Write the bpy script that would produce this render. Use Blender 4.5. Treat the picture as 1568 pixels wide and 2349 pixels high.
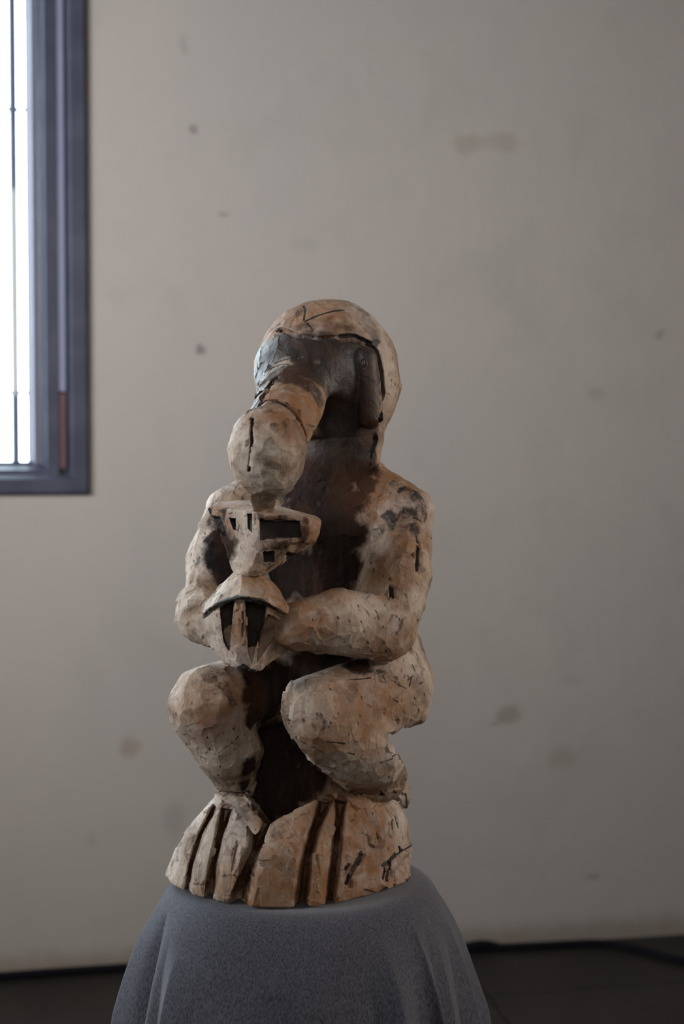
import bpy, math, random
import numpy as np
from mathutils import Vector, kdtree, Matrix

for o in list(bpy.data.objects): bpy.data.objects.remove(o)
SC = bpy.context.scene
COL = SC.collection

# ------------------------------------------------------------------ camera
FPX = 2349 * 50 / 36.0
TH = math.radians(2.28)
ZC, Y0, ZB = 0.95, 1.445, 0.52          # camera height, distance of the carving, height of the draped top
cam = bpy.data.objects.new('camera', bpy.data.cameras.new('camera'))
COL.objects.link(cam); SC.camera = cam
cam.location = (0, 0, ZC); cam.rotation_euler = (math.pi/2 - TH, 0, 0)
cam.data.sensor_fit = 'VERTICAL'; cam.data.sensor_height = 36; cam.data.lens = 50
cam.data.clip_start = 0.05
cam.data.dof.use_dof = True; cam.data.dof.focus_distance = 1.38; cam.data.dof.aperture_fstop = 4.2

# ------------------------------------------------------------------ light and exposure
SC.view_settings.view_transform = 'Standard'; SC.view_settings.look = 'None'
SC.view_settings.gamma = 1; SC.view_settings.use_curve_mapping = False
SC.view_settings.exposure = 0.0
W = bpy.data.worlds.new('world'); SC.world = W; W.use_nodes = True
W.node_tree.nodes['Background'].inputs[0].default_value = (0.78, 0.89, 1.0, 1)
W.node_tree.nodes['Background'].inputs[1].default_value = 15.0

def area(name, loc, target, sx, sy, power, color, portal=False, spread=180):
    l = bpy.data.lights.new(name, 'AREA'); l.shape = 'RECTANGLE'; l.size = sx; l.size_y = sy
    l.energy = power; l.color = color
    o = bpy.data.objects.new(name, l); COL.objects.link(o); o.location = loc
    o.rotation_euler = (Vector(target) - Vector(loc)).to_track_quat('-Z', 'Y').to_euler()
    l.spread = math.radians(spread)
    if portal: l.cycles.is_portal = True
    return o
area('left_soft_light', (-1.9, 0.9, 1.62), (0.4, 2.6, 1.32), 1.0, 1.1, 15.5, (0.90, 0.95, 1.0), spread=88)  # added soft light; no window is built in the left wall
area('right_fill', (2.3, 1.15, 1.55), (0.1, 1.42, 0.95), 0.7, 1.2, 4.0, (1.0, 0.92, 0.84), spread=60)  # added side fill; the right wall has no window
area('rear_fill', (0.1, -1.9, 1.75), (0.0, 2.6, 1.45), 1.5, 1.0, 2.4, (1.0, 0.94, 0.88), spread=56)  # added fill behind the camera, source unseen

# ------------------------------------------------------------------ helpers
def link(name, me, mat=None, parent=None):
    o = bpy.data.objects.new(name, me); COL.objects.link(o)
    if mat: me.materials.append(mat)
    if parent: o.parent = parent
    return o
def tag(o, label=None, cat=None, group=None, kind=None):
    if label: o['label'] = label
    if cat: o['category'] = cat
    if group: o['group'] = group
    if kind: o['kind'] = kind
    return o
def empty(name, loc=(0, 0, 0)):
    o = bpy.data.objects.new(name, None); COL.objects.link(o); o.location = loc; o.empty_display_size = .05
    return o
def mesh(name, vs, fs, smooth=False):
    me = bpy.data.meshes.new(name); me.from_pydata([tuple(v) for v in vs], [], fs); me.update()
    if smooth: me.polygons.foreach_set('use_smooth', [True]*len(me.polygons))
    return me
class G:                                     # little node graph helper
    def __init__(s, name):
        s.m = bpy.data.materials.new(name); s.m.use_nodes = True; s.t = s.m.node_tree
        s.b = s.t.nodes['Principled BSDF']
    def n(s, typ, ins=None, **kw):
        nd = s.t.nodes.new(typ)
        for k, v in kw.items(): setattr(nd, k, v)
        for k, v in (ins or {}).items():
            if isinstance(v, bpy.types.NodeSocket): s.t.links.new(v, nd.inputs[k])
            else: nd.inputs[k].default_value = v
        return nd
    def math(s, op, a, b=0.0, c=0.0, clamp=False):
        nd = s.n('ShaderNodeMath', {0: a, 1: b, 2: c}, operation=op); nd.use_clamp = clamp; return nd.outputs[0]
    def mix(s, f, a, b, blend='MIX'):
        nd = s.n('ShaderNodeMix', None, data_type='RGBA', blend_type=blend)
        for i, v in ((0, f), (6, a), (7, b)):
            if isinstance(v, bpy.types.NodeSocket): s.t.links.new(v, nd.inputs[i])
            else: nd.inputs[i].default_value = v if i == 0 or len(v) == 4 else (*v, 1)
        return nd.outputs[2]
    def noise(s, vec, scale, detail=4, rough=.55, dist=0):
        return s.n('ShaderNodeTexNoise', {'Vector': vec, 'Scale': scale, 'Detail': detail, 'Roughness': rough, 'Distortion': dist}).outputs['Fac']
    def coord(s, out='Object', scale=None, rot=None):
        v = s.n('ShaderNodeTexCoord').outputs[out]
        if scale or rot:
            v = s.n('ShaderNodeMapping', {'Vector': v, 'Scale': scale or (1, 1, 1), 'Rotation': rot or (0, 0, 0)}).outputs[0]
        return v
    def ramp(s, f, a, b):                    # smoothstep
        nd = s.n('ShaderNodeMapRange', {'Value': f, 'From Min': a, 'From Max': b}, interpolation_type='SMOOTHSTEP')
        return nd.outputs[0]
    def set(s, **kw):
        for k, v in kw.items():
            k = {'color': 'Base Color', 'rough': 'Roughness', 'metal': 'Metallic', 'spec': 'Specular IOR Level', 'normal': 'Normal', 'alpha': 'Alpha', 'coat': 'Coat Weight'}.get(k, k)
            if isinstance(v, bpy.types.NodeSocket): s.t.links.new(v, s.b.inputs[k])
            else: s.b.inputs[k].default_value = (*v, 1) if isinstance(v, tuple) and len(v) == 3 else v
        return s.m
    def bump(s, h, strength, dist=.001):
        return s.n('ShaderNodeBump', {'Height': h, 'Strength': strength, 'Distance': dist}).outputs[0]

# point on the wall / floor seen at a place of the photograph
def ray(px, py):
    a = (px-784)/FPX; b = (1174.5-py)/FPX
    return np.array([a, math.cos(TH)+b*math.sin(TH), b*math.cos(TH)-math.sin(TH)])
CAM = np.array([0, 0, ZC])
def on_floor(px, py, z=0.0):
    d = ray(px, py); return CAM + d*((z-ZC)/d[2])

# ------------------------------------------------------------------ room
WA = on_floor(0, 2243); WB = on_floor(1568, 2143)
ADIR = (WB-WA)/np.linalg.norm(WB-WA); NDIR = np.array([-ADIR[1], ADIR[0], 0])   # along the wall, into the wall
def on_wall(px, py, off=0.0):
    d = ray(px, py); t = ((WA + NDIR*off - CAM) @ NDIR)/(d @ NDIR); return CAM + d*t
def wl(p): q = p - WA; return q @ ADIR, p[2]              # wall coordinates a, h
def wp(a, n, h): return WA + ADIR*a + NDIR*n + np.array([0, 0, h])

def plaster():
    g = G('plaster'); v = g.coord()
    base = g.mix(g.ramp(g.noise(v, 1.3, 3), .35, .68), (.500, .437, .393), (.470, .418, .388))
    base = g.mix(g.math('MULTIPLY', g.ramp(g.noise(v, 4.5, 5, .6, .6), .48, .74), .22), base, (.36, .32, .285))
    # stains with a shape of their own (x, y, radius x, radius z, colour, amount)
    spots = [(447, 297, 11, 10, (.16, .15, .15), .55), (462, 802, 12, 12, (.14, .13, .14), .65), (515, 490, 12, 9, (.2, .19, .18), .4),
             (1510, 770, 12, 11, (.2, .18, .18), .4), (1165, 1640, 30, 22, (.25, .2, .16), .5), (1135, 1660, 14, 8, (.2, .16, .14), .4),
             (298, 1715, 24, 26, (.3, .22, .17), .5), (1290, 1740, 38, 30, (.33, .27, .21), .4), (1075, 330, 36, 24, (.33, .27, .21), .4),
             (1150, 325, 50, 22, (.33, .27, .21), .38), (1365, 905, 22, 14, (.3, .25, .2), .3), (400, 1880, 26, 40, (.3, .28, .27), .35),
             (210, 1930, 12, 16, (.3, .28, .27), .3), (1360, 2010, 22, 10, (.25, .2, .17), .45), (1310, 1560, 26, 14, (.32, .28, .25), .25),
             (420, 105, 10, 24, (.3, .27, .25), .35), (700, 560, 40, 18, (.38, .34, .31), .3)]
    wob = g.n('ShaderNodeTexNoise', {'Vector': v, 'Scale': 28.0, 'Detail': 3.0}).outputs['Color']
    vv = g.n('ShaderNodeVectorMath', {0: wob, 1: (.5, .5, .5)}, operation='SUBTRACT').outputs[0]
    vv = g.n('ShaderNodeVectorMath', {0: vv, 'Scale': .03}, operation='SCALE').outputs[0]
    vv = g.n('ShaderNodeVectorMath', {0: v, 1: vv}, operation='ADD').outputs[0]
    s = .00083
    for px, py, rx, rz, c, am in spots:
        a, h = wl(on_wall(px, py))
        m = g.n('ShaderNodeVectorMath', {0: vv, 1: (a, 0, h)}, operation='SUBTRACT').outputs[0]
        m = g.n('ShaderNodeVectorMath', {0: m, 1: (1/(rx*s), 0, 1/(rz*s))}, operation='MULTIPLY').outputs[0]
        d = g.n('ShaderNodeVectorMath', {0: m}, operation='LENGTH').outputs['Value']
        f = g.math('MULTIPLY', g.ramp(d, 1.35, .45), am)
        base = g.mix(f, base, c)
    z = g.n('ShaderNodeSeparateXYZ', {0: vv}).outputs[2]          # scuffed dirt band above the floor
    base = g.mix(g.math('MULTIPLY', g.ramp(z, .06, .01), .55), base, (.24, .17, .11))
    h = g.math('ADD', g.noise(v, 9, 6, .6), g.math('MULTIPLY', g.noise(v, 70, 4), .25))
    return g.set(color=base, rough=.85, spec=.25, normal=g.bump(h, .5, .004))
M_WALL = plaster()
g = G('lime_wash'); M_PLAIN = g.set(color=g.mix(g.noise(g.coord(), 2), (.44, .40, .36), (.40, .37, .34)), rough=.9)
g = G('reveal_plaster'); M_REV = g.set(color=g.mix(g.noise(g.coord(), 30, 5), (.50, .42, .38), (.42, .36, .33)), rough=.9)

# back wall with the window opening (wall-local object: x along, y into, z up)
wr, wbot = wl(on_wall(207, 1131))
wleft, wtop = wr - 1.25, 2.05
wall_rot = math.atan2(ADIR[1], ADIR[0])
def wall_obj(name, vs, fs, mat, smooth=False, parent=None):
    o = link(name, mesh(name, vs, fs, smooth), mat, parent)
    if parent is None: o.location = tuple(WA); o.rotation_euler = (0, 0, wall_rot)
    return o
def box(vs, fs, x0, x1, y0, y1, z0, z1):
    n = len(vs)
    vs += [(x0, y0, z0), (x1, y0, z0), (x1, y1, z0), (x0, y1, z0), (x0, y0, z1), (x1, y0, z1), (x1, y1, z1), (x0, y1, z1)]
    fs += [(n, n+3, n+2, n+1), (n+4, n+5, n+6, n+7), (n, n+1, n+5, n+4), (n+1, n+2, n+6, n+5), (n+2, n+3, n+7, n+6), (n+3, n, n+4, n+7)]
aL, aR, H, T = -1.5, 3.6, 2.7, 0.16
vs, fs = [], []
xs = [aL, wleft, wr, aR]; zs = [0, wbot, wtop, H]
for i in range(3):
    for j in range(3):
        if i == 1 and j == 1: continue
        n = len(vs)
        vs += [(xs[i], 0, zs[j]), (xs[i+1], 0, zs[j]), (xs[i+1], 0, zs[j+1]), (xs[i], 0, zs[j+1])]; fs.append((n, n+1, n+2, n+3))
        n = len(vs)
        vs += [(xs[i], T, zs[j]), (xs[i+1], T, zs[j]), (xs[i+1], T, zs[j+1]), (xs[i], T, zs[j+1])]; fs.append((n, n+3, n+2, n+1))
# rough reveal of the opening: the plaster edge wavers a little
rnd = random.Random(4)
N = 60
def edge(x0, z0, x1, z1, nx, nz):
    n = len(vs)
    for k in range(N+1):
        t = k/N; j = .0022*math.sin(k*.9) + rnd.uniform(-.0012, .0012)
        vs.extend([(x0+(x1-x0)*t, 0, z0+(z1-z0)*t), (x0+(x1-x0)*t+nx*(.004+j), .008, z0+(z1-z0)*t+nz*(.004+j)), (x0+(x1-x0)*t+nx*(.005+j), T, z0+(z1-z0)*t+nz*(.005+j))])
    for k in range(N):
        a = n+3*k
        fs.append((a, a+3, a+4, a+1)); fs.append((a+1, a+4, a+5, a+2))
edge(wr, wbot, wr, wtop, -1, 0); edge(wleft, wtop, wleft, wbot, 1, 0); edge(wleft, wbot, wr, wbot, 0, 1); edge(wr, wtop, wleft, wtop, 0, -1)
wall_back = wall_obj('wall_back', vs, fs, M_WALL); tag(wall_back, 'stained beige plaster wall behind the carving', kind='structure')

# window_1: steel frame in the opening; x/h measured on the photograph
g = G('navy_painted_steel'); v = g.coord()
M_STEEL = g.set(color=g.mix(g.ramp(g.noise(v, 14, 4), .4, .7), (.040, .043, .075), (.062, .065, .10)), rough=.42, spec=.5, normal=g.bump(g.noise(v, 60), .2, .001))
g = G('bluish_glass_strip'); M_STRIP_BLUE = g.set(color=g.mix(g.noise(g.coord(), 20), (.22, .23, .36), (.30, .30, .42)), rough=.4, spec=.6)
g = G('grey_sash'); M_SASH = g.set(color=g.mix(g.noise(g.coord(), 18), (.24, .24, .31), (.30, .30, .37)), rough=.4, spec=.5)
g = G('red_reflection_tint'); M_RED = g.set(color=g.mix(g.noise(g.coord(), 25), (.17, .075, .075), (.13, .07, .08)), rough=.6)  # reddish tint painted in for a warm reflection
g = G('window_glass'); g.set(color=(1, 1, 1), rough=.02)
tr = g.n('ShaderNodeBsdfTransparent', {'Color': (.93, .96, .95, 1)}); gl = g.n('ShaderNodeBsdfGlossy', {'Roughness': .02})
mx = g.n('ShaderNodeMixShader', {0: .06, 1: tr.outputs[0], 2: gl.outputs[0]})
g.t.links.new(mx.outputs[0], g.t.nodes['Material Output'].inputs[0]); M_GLASS = g.m
win = empty('window_1', tuple(WA)); win.rotation_euler = (0, 0, wall_rot)
tag(win, 'dark steel window with glass and thin security rods', kind='structure')
def ax(px): return wl(on_wall(px, 800))[0]
def hz(py): return wl(on_wall(100, py))[1]
def ring(name, x0, x1, z0, z1, w, prof, mat):     # rectangular frame; prof = (fraction of width, y) from outside to inside
    vs, fs = [], []; n = len(prof)
    for t, y in prof:
        d = w*t
        vs += [(x0+d, y, z0+d), (x1-d, y, z0+d), (x1-d, y, z1-d), (x0+d, y, z1-d)]
    for k in range(n):
        for c in range(4):
            a, b = 4*k+c, 4*k+(c+1) % 4; k2 = (k+1) % n
            fs.append((a, b, 4*k2+(c+1) % 4, 4*k2+c))
    return link(name, mesh(name, vs, fs), mat, win)
x_r = ax(203); z_b = hz(1135)
w1 = ax(203)-ax(152); w2 = ax(152)-ax(132); w3 = ax(132)-ax(86); w4 = ax(86)-ax(59)
mx0 = wleft+.004
ring('outer_frame', mx0, x_r, z_b, wtop-.004, w1*.9, [(0, -.006), (.15, -.010), (.8, -.010), (1, -.002), (1, .05), (0, .05)], M_STEEL)
a1 = w1*.9
def strips():                                      # glass strip beside the sash; reflections painted in, bluish above, reddish below
    zj = hz(897)
    for nm, z0, z1, m in (('glass_strip', zj, wtop-.06, M_STRIP_BLUE), ('red_reflection_strip', hz(1074), zj-.004, M_RED)):
        for side in (0, 1):
            xa = ax(133) if side == 0 else mx0+(x_r-ax(150))
            vs, fs = [], []; box(vs, fs, xa, xa+(ax(150)-ax(133)), .004, .030, z0, z1)
            o = link(nm, mesh(nm, vs, fs), m, win)
strips()
ring('inner_frame', mx0+a1, x_r-a1, z_b+a1*.15, wtop-.06, w2+w3+.004, [(0, .012), (.30, .010), (.34, .002), (.72, .002), (.86, .018), (1, .022), (1, .06), (0, .06)], M_STEEL)
# sliding sash: lighter bevel next to the glass
sx1 = ax(87); sx0 = mx0+(x_r-ax(87))
sash = ring('sash', sx0, sx1, hz(1123), wtop-.11, w4, [(0, .020), (.45, .018), (.55, .026), (1, .034), (1, .05), (0, .05)], M_SASH)
vs, fs = [], []; box(vs, fs, sx0+w4*.7, sx1-w4*.7, .040, .044, hz(1100), wtop-.13)
link('pane', mesh('pane', vs, fs), M_GLASS, sash)
def rod(name, p, q, r, mat, parent, seg=10):
    p, q = Vector(p), Vector(q); d = (q-p).normalized(); u = d.orthogonal().normalized(); w = d.cross(u)
    vs = [p + u*r*math.cos(2*math.pi*k/seg) + w*r*math.sin(2*math.pi*k/seg) for k in range(seg)]
    vs += [v+(q-p) for v in vs]
    fs = [(k, (k+1) % seg, seg+(k+1) % seg, seg+k) for k in range(seg)] + [tuple(range(seg))[::-1], tuple(range(seg, 2*seg))]
    return link(name, mesh(name, vs, fs, False), mat, parent)
for k in range(8):
    xk = ax(30) - k*.14
    if xk > sx0+.03: rod('security_rod', (xk, .075, hz(1125)), (xk, .075, wtop-.02), .0075, M_STEEL, win)
k = 0
zz = hz(897)
while zz < wtop-.1:
    rod('cross_rod', (sx0-.01, .085, zz), (sx1+.01, .085, zz), .0038, M_STEEL, win)
    zz += hz(228)-hz(897)
# little bright chip of plaster at the lower corner of the frame
win_c = wp((wleft+wr)/2, .13, (wbot+wtop)/2)
area('window_portal', tuple(win_c), tuple(win_c - NDIR), 1.24, wtop-wbot, 1, (1, 1, 1), portal=True)

# floor: slab with separately laid tiles
g = G('dark_grout'); M_GROUT = g.set(color=g.mix(g.noise(g.coord(), 40), (.055, .032, .022), (.04, .026, .02)), rough=.95)
g = G('dark_floor_tile'); v = g.coord('Object')
pos = g.n('ShaderNodeNewGeometry').outputs['Position']
f = g.ramp(g.noise(pos, 5, 6, .6, .5), .35, .7)
c = g.mix(f, (.020, .0165, .0155), (.031, .025, .0225)); c = g.mix(g.math('MULTIPLY', g.ramp(g.noise(pos, 60, 4), .5, .8), .35), c, (.06, .05, .046))
M_TILE = g.set(color=c, rough=.55, spec=.35, normal=g.bump(g.noise(pos, 45, 5), .25, .002))
XL, XR, YB = -2.2, 2.6, -2.2
floor = link('floor', mesh('floor', [(XL-.8, YB-.3, -.004), (XR+.8, YB-.3, -.004), (XR+.8, 3.6, -.004), (XL-.8, 3.6, -.004), (XL-.8, YB-.3, -.06), (XR+.8, YB-.3, -.06), (XR+.8, 3.6, -.06), (XL-.8, 3.6, -.06)],
             [(0, 1, 2, 3), (7, 6, 5, 4), (0, 4, 5, 1), (1, 5, 6, 2), (2, 6, 7, 3), (3, 7, 4, 0)]), M_GROUT)
tag(floor, 'dark brown tiled floor with recessed grout joints', kind='structure')
TS, GP = .60, .0035
def tile_mesh(w, d):
    b = .0015; vs = []
    for z, i in ((-.004, 0), (-b, 0), (0, b)):
        vs += [(GP/2+i, GP/2+i, z), (w-GP/2-i, GP/2+i, z), (w-GP/2-i, d-GP/2-i, z), (GP/2+i, d-GP/2-i, z)]
    fs = [(8, 9, 10, 11)]
    for l in (0, 4):
        for c in range(4): fs.append((l+c, l+(c+1) % 4, l+4+(c+1) % 4, l+4+c))
    me = mesh('tile', vs, fs); me.materials.append(M_TILE); return me
full = tile_mesh(TS, TS); cut = tile_mesh(TS, .24)
ja = (on_floor(1120, 2285) - WA) @ ADIR
for i in range(-4, 5):
    for j in range(-1, 7):
        a = ja + i*TS
        n = 0 if j < 0 else -(.24 + (j+1)*TS)
        if j < 0: n = -.24
        p = WA + ADIR*a + NDIR*n
        if p[0] < XL-.3 or p[0] > XR+.1 or p[1] < YB-.3: continue
        o = bpy.data.objects.new('tile', cut if j < 0 else full); COL.objects.link(o); o.parent = floor
        o.location = tuple(p); o.rotation_euler = (0, 0, wall_rot)
def plain(name, vs, label):
    o = link(name, mesh(name, vs, [(0, 1, 2, 3)]), M_PLAIN); tag(o, label, kind='structure')
def wy(x): return WA[1] + (x-WA[0])*ADIR[1]/ADIR[0]
plain('wall_left', [(XL, YB, 0), (XL, wy(XL), 0), (XL, wy(XL), H), (XL, YB, H)], 'plain plaster side wall on the left')
plain('wall_right', [(XR, wy(XR), 0), (XR, YB, 0), (XR, YB, H), (XR, wy(XR), H)], 'plain plaster side wall on the right')
plain('wall_front', [(XR, YB, 0), (XL, YB, 0), (XL, YB, H), (XR, YB, H)], 'plain plaster wall behind the viewer')
plain('ceiling', [(XL, YB, H), (XL, wy(XL), H), (XR, wy(XR), H), (XR, YB, H)], 'plain plaster ceiling')

# black cable along the foot of the wall
g = G('black_rubber'); M_RUB = g.set(color=(.008, .008, .011), rough=.9, spec=.1)
def tube(name, pts, r, mat, parent=None, res=8):
    cu = bpy.data.curves.new(name, 'CURVE'); cu.dimensions = '3D'; cu.bevel_depth = 1.0; cu.bevel_resolution = 3
    sp = cu.splines.new('NURBS'); sp.points.add(len(pts)-1); sp.order_u = 4; sp.use_endpoint_u = True; sp.resolution_u = res
    for k, p in enumerate(pts):
        sp.points[k].co = (*p, 1); sp.points[k].radius = r[k] if isinstance(r, list) else r
    o = bpy.data.objects.new('tmp', cu); COL.objects.link(o)
    dg = bpy.context.evaluated_depsgraph_get(); me = bpy.data.meshes.new_from_object(o.evaluated_get(dg)); me.name = name
    bpy.data.objects.remove(o); me.materials.clear()
    me.polygons.foreach_set('use_smooth', [True]*len(me.polygons))
    return link(name, me, mat, parent)
cr = .0072
cp = [(-260, 2262), (-100, 2249), (0, 2240), (120, 2231), (240, 2220), (310, 2213), (450, 2206), (620, 2198), (800, 2190), (950, 2184), (1060, 2178), (1100, 2176), (1180, 2173), (1280, 2168), (1360, 2163), (1410, 2166), (1470, 2180), (1530, 2198), (1600, 2212), (1720, 2226), (1900, 2235)]
pts = []
for px, py in cp:
    p = on_floor(px, py, cr)
    n = (p-WA) @ NDIR
    if n > -cr*1.3: p = p - NDIR*(n+cr*1.3)
    p[2] = cr+.0006; pts.append(p)
cable = empty('cable', tuple(pts[0])); tag(cable, 'black rubber cable lying along the foot of the wall', 'cable')
def loc(ps, o): b = np.array(o.location); return [np.array(p)-b for p in ps]
tube('cord', loc(pts, cable), cr, M_RUB, cable)
k = 11; q = pts[k]
tube('taped_joint', loc([q-ADIR*.045, q-ADIR*.03+[0, 0, .004], q+[0, 0, .008], q+ADIR*.03+[0, 0, .004], q+ADIR*.045], cable), [.004, .0075, .011, .0075, .004], M_RUB, cable)

# ------------------------------------------------------------------ signed-distance carving
S = Y0/FPX                                     # one unit = one photograph pixel at the carving's axis
def P(px, py, w=0.0):
    d = ray(px, py); t = (Y0 - w*S)/d[1]
    return np.array([d[0]*t/S, w, (ZC + d[2]*t - ZB)/S])
def RS(w): return (Y0-w*S)/Y0
class Field:
    def __init__(s, lo, hi, h):
        s.h = h; s.lo = np.array(lo, float); n = np.ceil((np.array(hi)-s.lo)/h).astype(int)+1; s.n = n
        s.f = np.full(n, 60, np.float32)
        s.ax = [(s.lo[i] + h*np.arange(n[i])).astype(np.float32) for i in range(3)]
    def sub(s, lo, hi):
        sl = []
        for i in range(3):
            a = max(0, int((lo[i]-s.lo[i])/s.h)); b = min(s.n[i], int((hi[i]-s.lo[i])/s.h)+2); sl.append(slice(a, max(a+1, b)))
        g_ = [s.ax[0][sl[0]][:, None, None], s.ax[1][sl[1]][None, :, None], s.ax[2][sl[2]][None, None, :]]
        return tuple(sl), g_
    def add(s, prim, k=0): s._op(prim, k, 1)
    def cut(s, prim, k=0): s._op(prim, k, -1)
    def _op(s, prim, k, sg):
        lo, hi, fn = prim; m = k*1.2+8
        sl, g_ = s.sub(lo-m, hi+m); d = fn(*g_).astype(np.float32); a = s.f[sl]
        if sg < 0: a = -a
        if k > 0:
            hh = np.clip(.5+.5*(a-d)/k, 0, 1); r = a*(1-hh) + d*hh - k*hh*(1-hh)
        else: r = np.minimum(a, d)
        s.f[sl] = r if sg > 0 else -r
    def value(s, p):
        q = (np.asarray(p)-s.lo)/s.h; q0 = np.floor(q).astype(int)
        ok = np.all((q0 >= 0) & (q0 < s.n-1), axis=-1); q0 = np.clip(q0, 0, s.n-2); t = np.clip(q-q0, 0, 1)
        r = 0
        for dx in (0, 1):
            for dy in (0, 1):
                for dz in (0, 1):
                    wgt = (t[..., 0] if dx else 1-t[..., 0])*(t[..., 1] if dy else 1-t[..., 1])*(t[..., 2] if dz else 1-t[..., 2])
                    r = r + wgt*s.f[q0[..., 0]+dx, q0[..., 1]+dy, q0[..., 2]+dz]
        return np.where(ok, r, 60)
def cone(a, b, r1, r2, sy=1.0):
    a, b = np.array(a, float), np.array(b, float); ba = b-a; L2 = float(ba @ ba)+1e-6
    r = max(r1, r2); lo = np.minimum(a, b)-r; hi = np.maximum(a, b)+r
    def fn(x, y, z):
        t = np.clip(((x-a[0])*ba[0]+(y-a[1])*ba[1]+(z-a[2])*ba[2])/L2, 0, 1)
        return np.sqrt((x-a[0]-ba[0]*t)**2+(y-a[1]-ba[1]*t)**2+(z-a[2]-ba[2]*t)**2) - (r1+(r2-r1)*t)
    return lo, hi, fn
def ell(c, r, R=None):
    c = np.array(c, float); r = np.array(r, float); R = np.eye(3) if R is None else np.array(R)   # rows = local axes
    m = r.max()
    def fn(x, y, z):
        k0 = 0; k1 = 0
        for i in range(3):
            q = (x-c[0])*R[i, 0]+(y-c[1])*R[i, 1]+(z-c[2])*R[i, 2]
            k0 = k0+(q/r[i])**2; k1 = k1+(q/r[i]**2)**2
        k0 = np.sqrt(k0)+1e-6; return k0*(k0-1)/(np.sqrt(k1)+1e-9)
    return c-m, c+m, fn
def hull(pts, rnd_=3.0):
    from itertools import combinations
    p = np.array(pts, float); pl = []
    for i, j, k in combinations(range(len(p)), 3):
        n = np.cross(p[j]-p[i], p[k]-p[i]); L = np.linalg.norm(n)
        if L < 1e-3: continue
        n /= L; d = (p-p[i]) @ n
        if d.max() < .01*1: s = 1
        elif d.min() > -.01: s = -1
        else: continue
        n = n*s; c = n @ p[i]
        if not any(abs(n @ m-1) < 1e-5 and abs(c-e) < .1 for m, e in pl): pl.append((n, c))
    lo, hi = p.min(0), p.max(0)
    def fn(x, y, z):
        r = None
        for n, c in pl:
            d = x*n[0]+y*n[1]+z*n[2]-c
            if r is None: r = d
            else:
                h = np.clip(.5-.5*(r-d)/rnd_, 0, 1); r = r*(1-h)+d*h+rnd_*h*(1-h)
        return r
    return lo, hi, fn
def nets(F):
    f = F.f; s = f < 0
    act = np.zeros(np.array(f.shape)-1, bool)
    s0 = s[:-1, :-1, :-1]
    for dx in (0, 1):
        for dy in (0, 1):
            for dz in (0, 1):
                act |= s[dx:s.shape[0]-1+dx, dy:s.shape[1]-1+dy, dz:s.shape[2]-1+dz] != s0
    I = np.argwhere(act); idx = np.full(act.shape, -1, np.int32); idx[act] = np.arange(len(I))
    c = [(x, y, z) for x in (0, 1) for y in (0, 1) for z in (0, 1)]
    V = np.stack([f[I[:, 0]+a, I[:, 1]+b, I[:, 2]+d] for a, b, d in c], 1)
    acc = np.zeros((len(I), 3)); cnt = np.zeros(len(I))
    for i, a in enumerate(c):
        for j, b in enumerate(c):
            if j <= i or sum(abs(a[k]-b[k]) for k in range(3)) != 1: continue
            m = (V[:, i] < 0) != (V[:, j] < 0); den = V[:, i]-V[:, j]; den = np.where(np.abs(den) < 1e-9, 1e-9, den); t = np.clip(V[:, i]/den, 0, 1)
            q = np.array(a)[None]+t[:, None]*(np.array(b)-np.array(a))[None]
            acc += q*m[:, None]; cnt += m
    vert = (I+acc/cnt[:, None])*F.h+F.lo
    quads = []
    for axn in range(3):
        o1, o2 = [(1, 2), (2, 0), (0, 1)][axn]
        sl0 = [slice(None)]*3; sl1 = [slice(None)]*3; sl0[axn] = slice(0, -1); sl1[axn] = slice(1, None)
        A = s[tuple(sl0)]; B = s[tuple(sl1)]; E = np.argwhere(A != B)
        E = E[(E[:, o1] > 0) & (E[:, o2] > 0) & (E[:, o1] < f.shape[o1]-1) & (E[:, o2] < f.shape[o2]-1)]
        inside = A[E[:, 0], E[:, 1], E[:, 2]]
        e1 = np.zeros(3, int); e1[o1] = 1; e2 = np.zeros(3, int); e2[o2] = 1
        g_ = lambda q: idx[q[:, 0], q[:, 1], q[:, 2]]
        q = np.stack([g_(E-e1-e2), g_(E-e2), g_(E), g_(E-e1)], 1)
        q[~inside] = q[~inside][:, ::-1]; quads.append(q)
    return vert, np.concatenate(quads)
def hsh(i):
    x = (i[..., 0]*374761393 + i[..., 1]*668265263 + i[..., 2]*2147483647 % 1274126177) & 0xffffffff
    x = ((x ^ (x >> 13))*1274126177) & 0xffffffff; x ^= x >> 16
    return (x & 0xffffff)/float(0xffffff)
def vnoise(p):
    i = np.floor(p).astype(np.int64); t = p-i; t = t*t*(3-2*t); r = 0
    for a in (0, 1):
        for b in (0, 1):
            for c in (0, 1):
                r = r+hsh(i+np.array([a, b, c]))*(t[:, 0] if a else 1-t[:, 0])*(t[:, 1] if b else 1-t[:, 1])*(t[:, 2] if c else 1-t[:, 2])
    return r
def fbm(p, o=4):
    r = 0; a = .5; s_ = 0
    for k in range(o): r = r+a*vnoise(p*(2**k)+k*17.3); s_ += a; a *= .5
    return r/s_
FD = np.array([-.5, .86, 0]); SD = np.array([.86, .5, 0]); UP = np.array([0, 0, 1.])   # facing, sideways, up
HV = 1.9

# ---- the figure
B = Field((-470, -330, 2), (250, 480, 1345), HV)
def c2(a, ra, b, rb, k=14): B.add(cone(P(*a), P(*b), ra*RS(a[2]), rb*RS(b[2])), k)
def e2(c, r, k=14, R=None): B.add(ell(P(*c), np.array(r)*RS(c[2]), R), k)
BR = np.array([SD, FD, UP])
# trunk of the body and pelvis
c2((770, 1560, -95), 150, (745, 1230, -85), 150, 0)
e2((765, 1200, -90), (200, 120, 120), 40, BR)
c2((735, 1880, -60), 110, (750, 1620, -90), 130, 30)     # solid core between the legs
c2((640, 1880, -50), 105, (650, 1600, -70), 105, 30)
# neck
c2((762, 1100, -70), 100, (762, 1010, -70), 96, 30)
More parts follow.
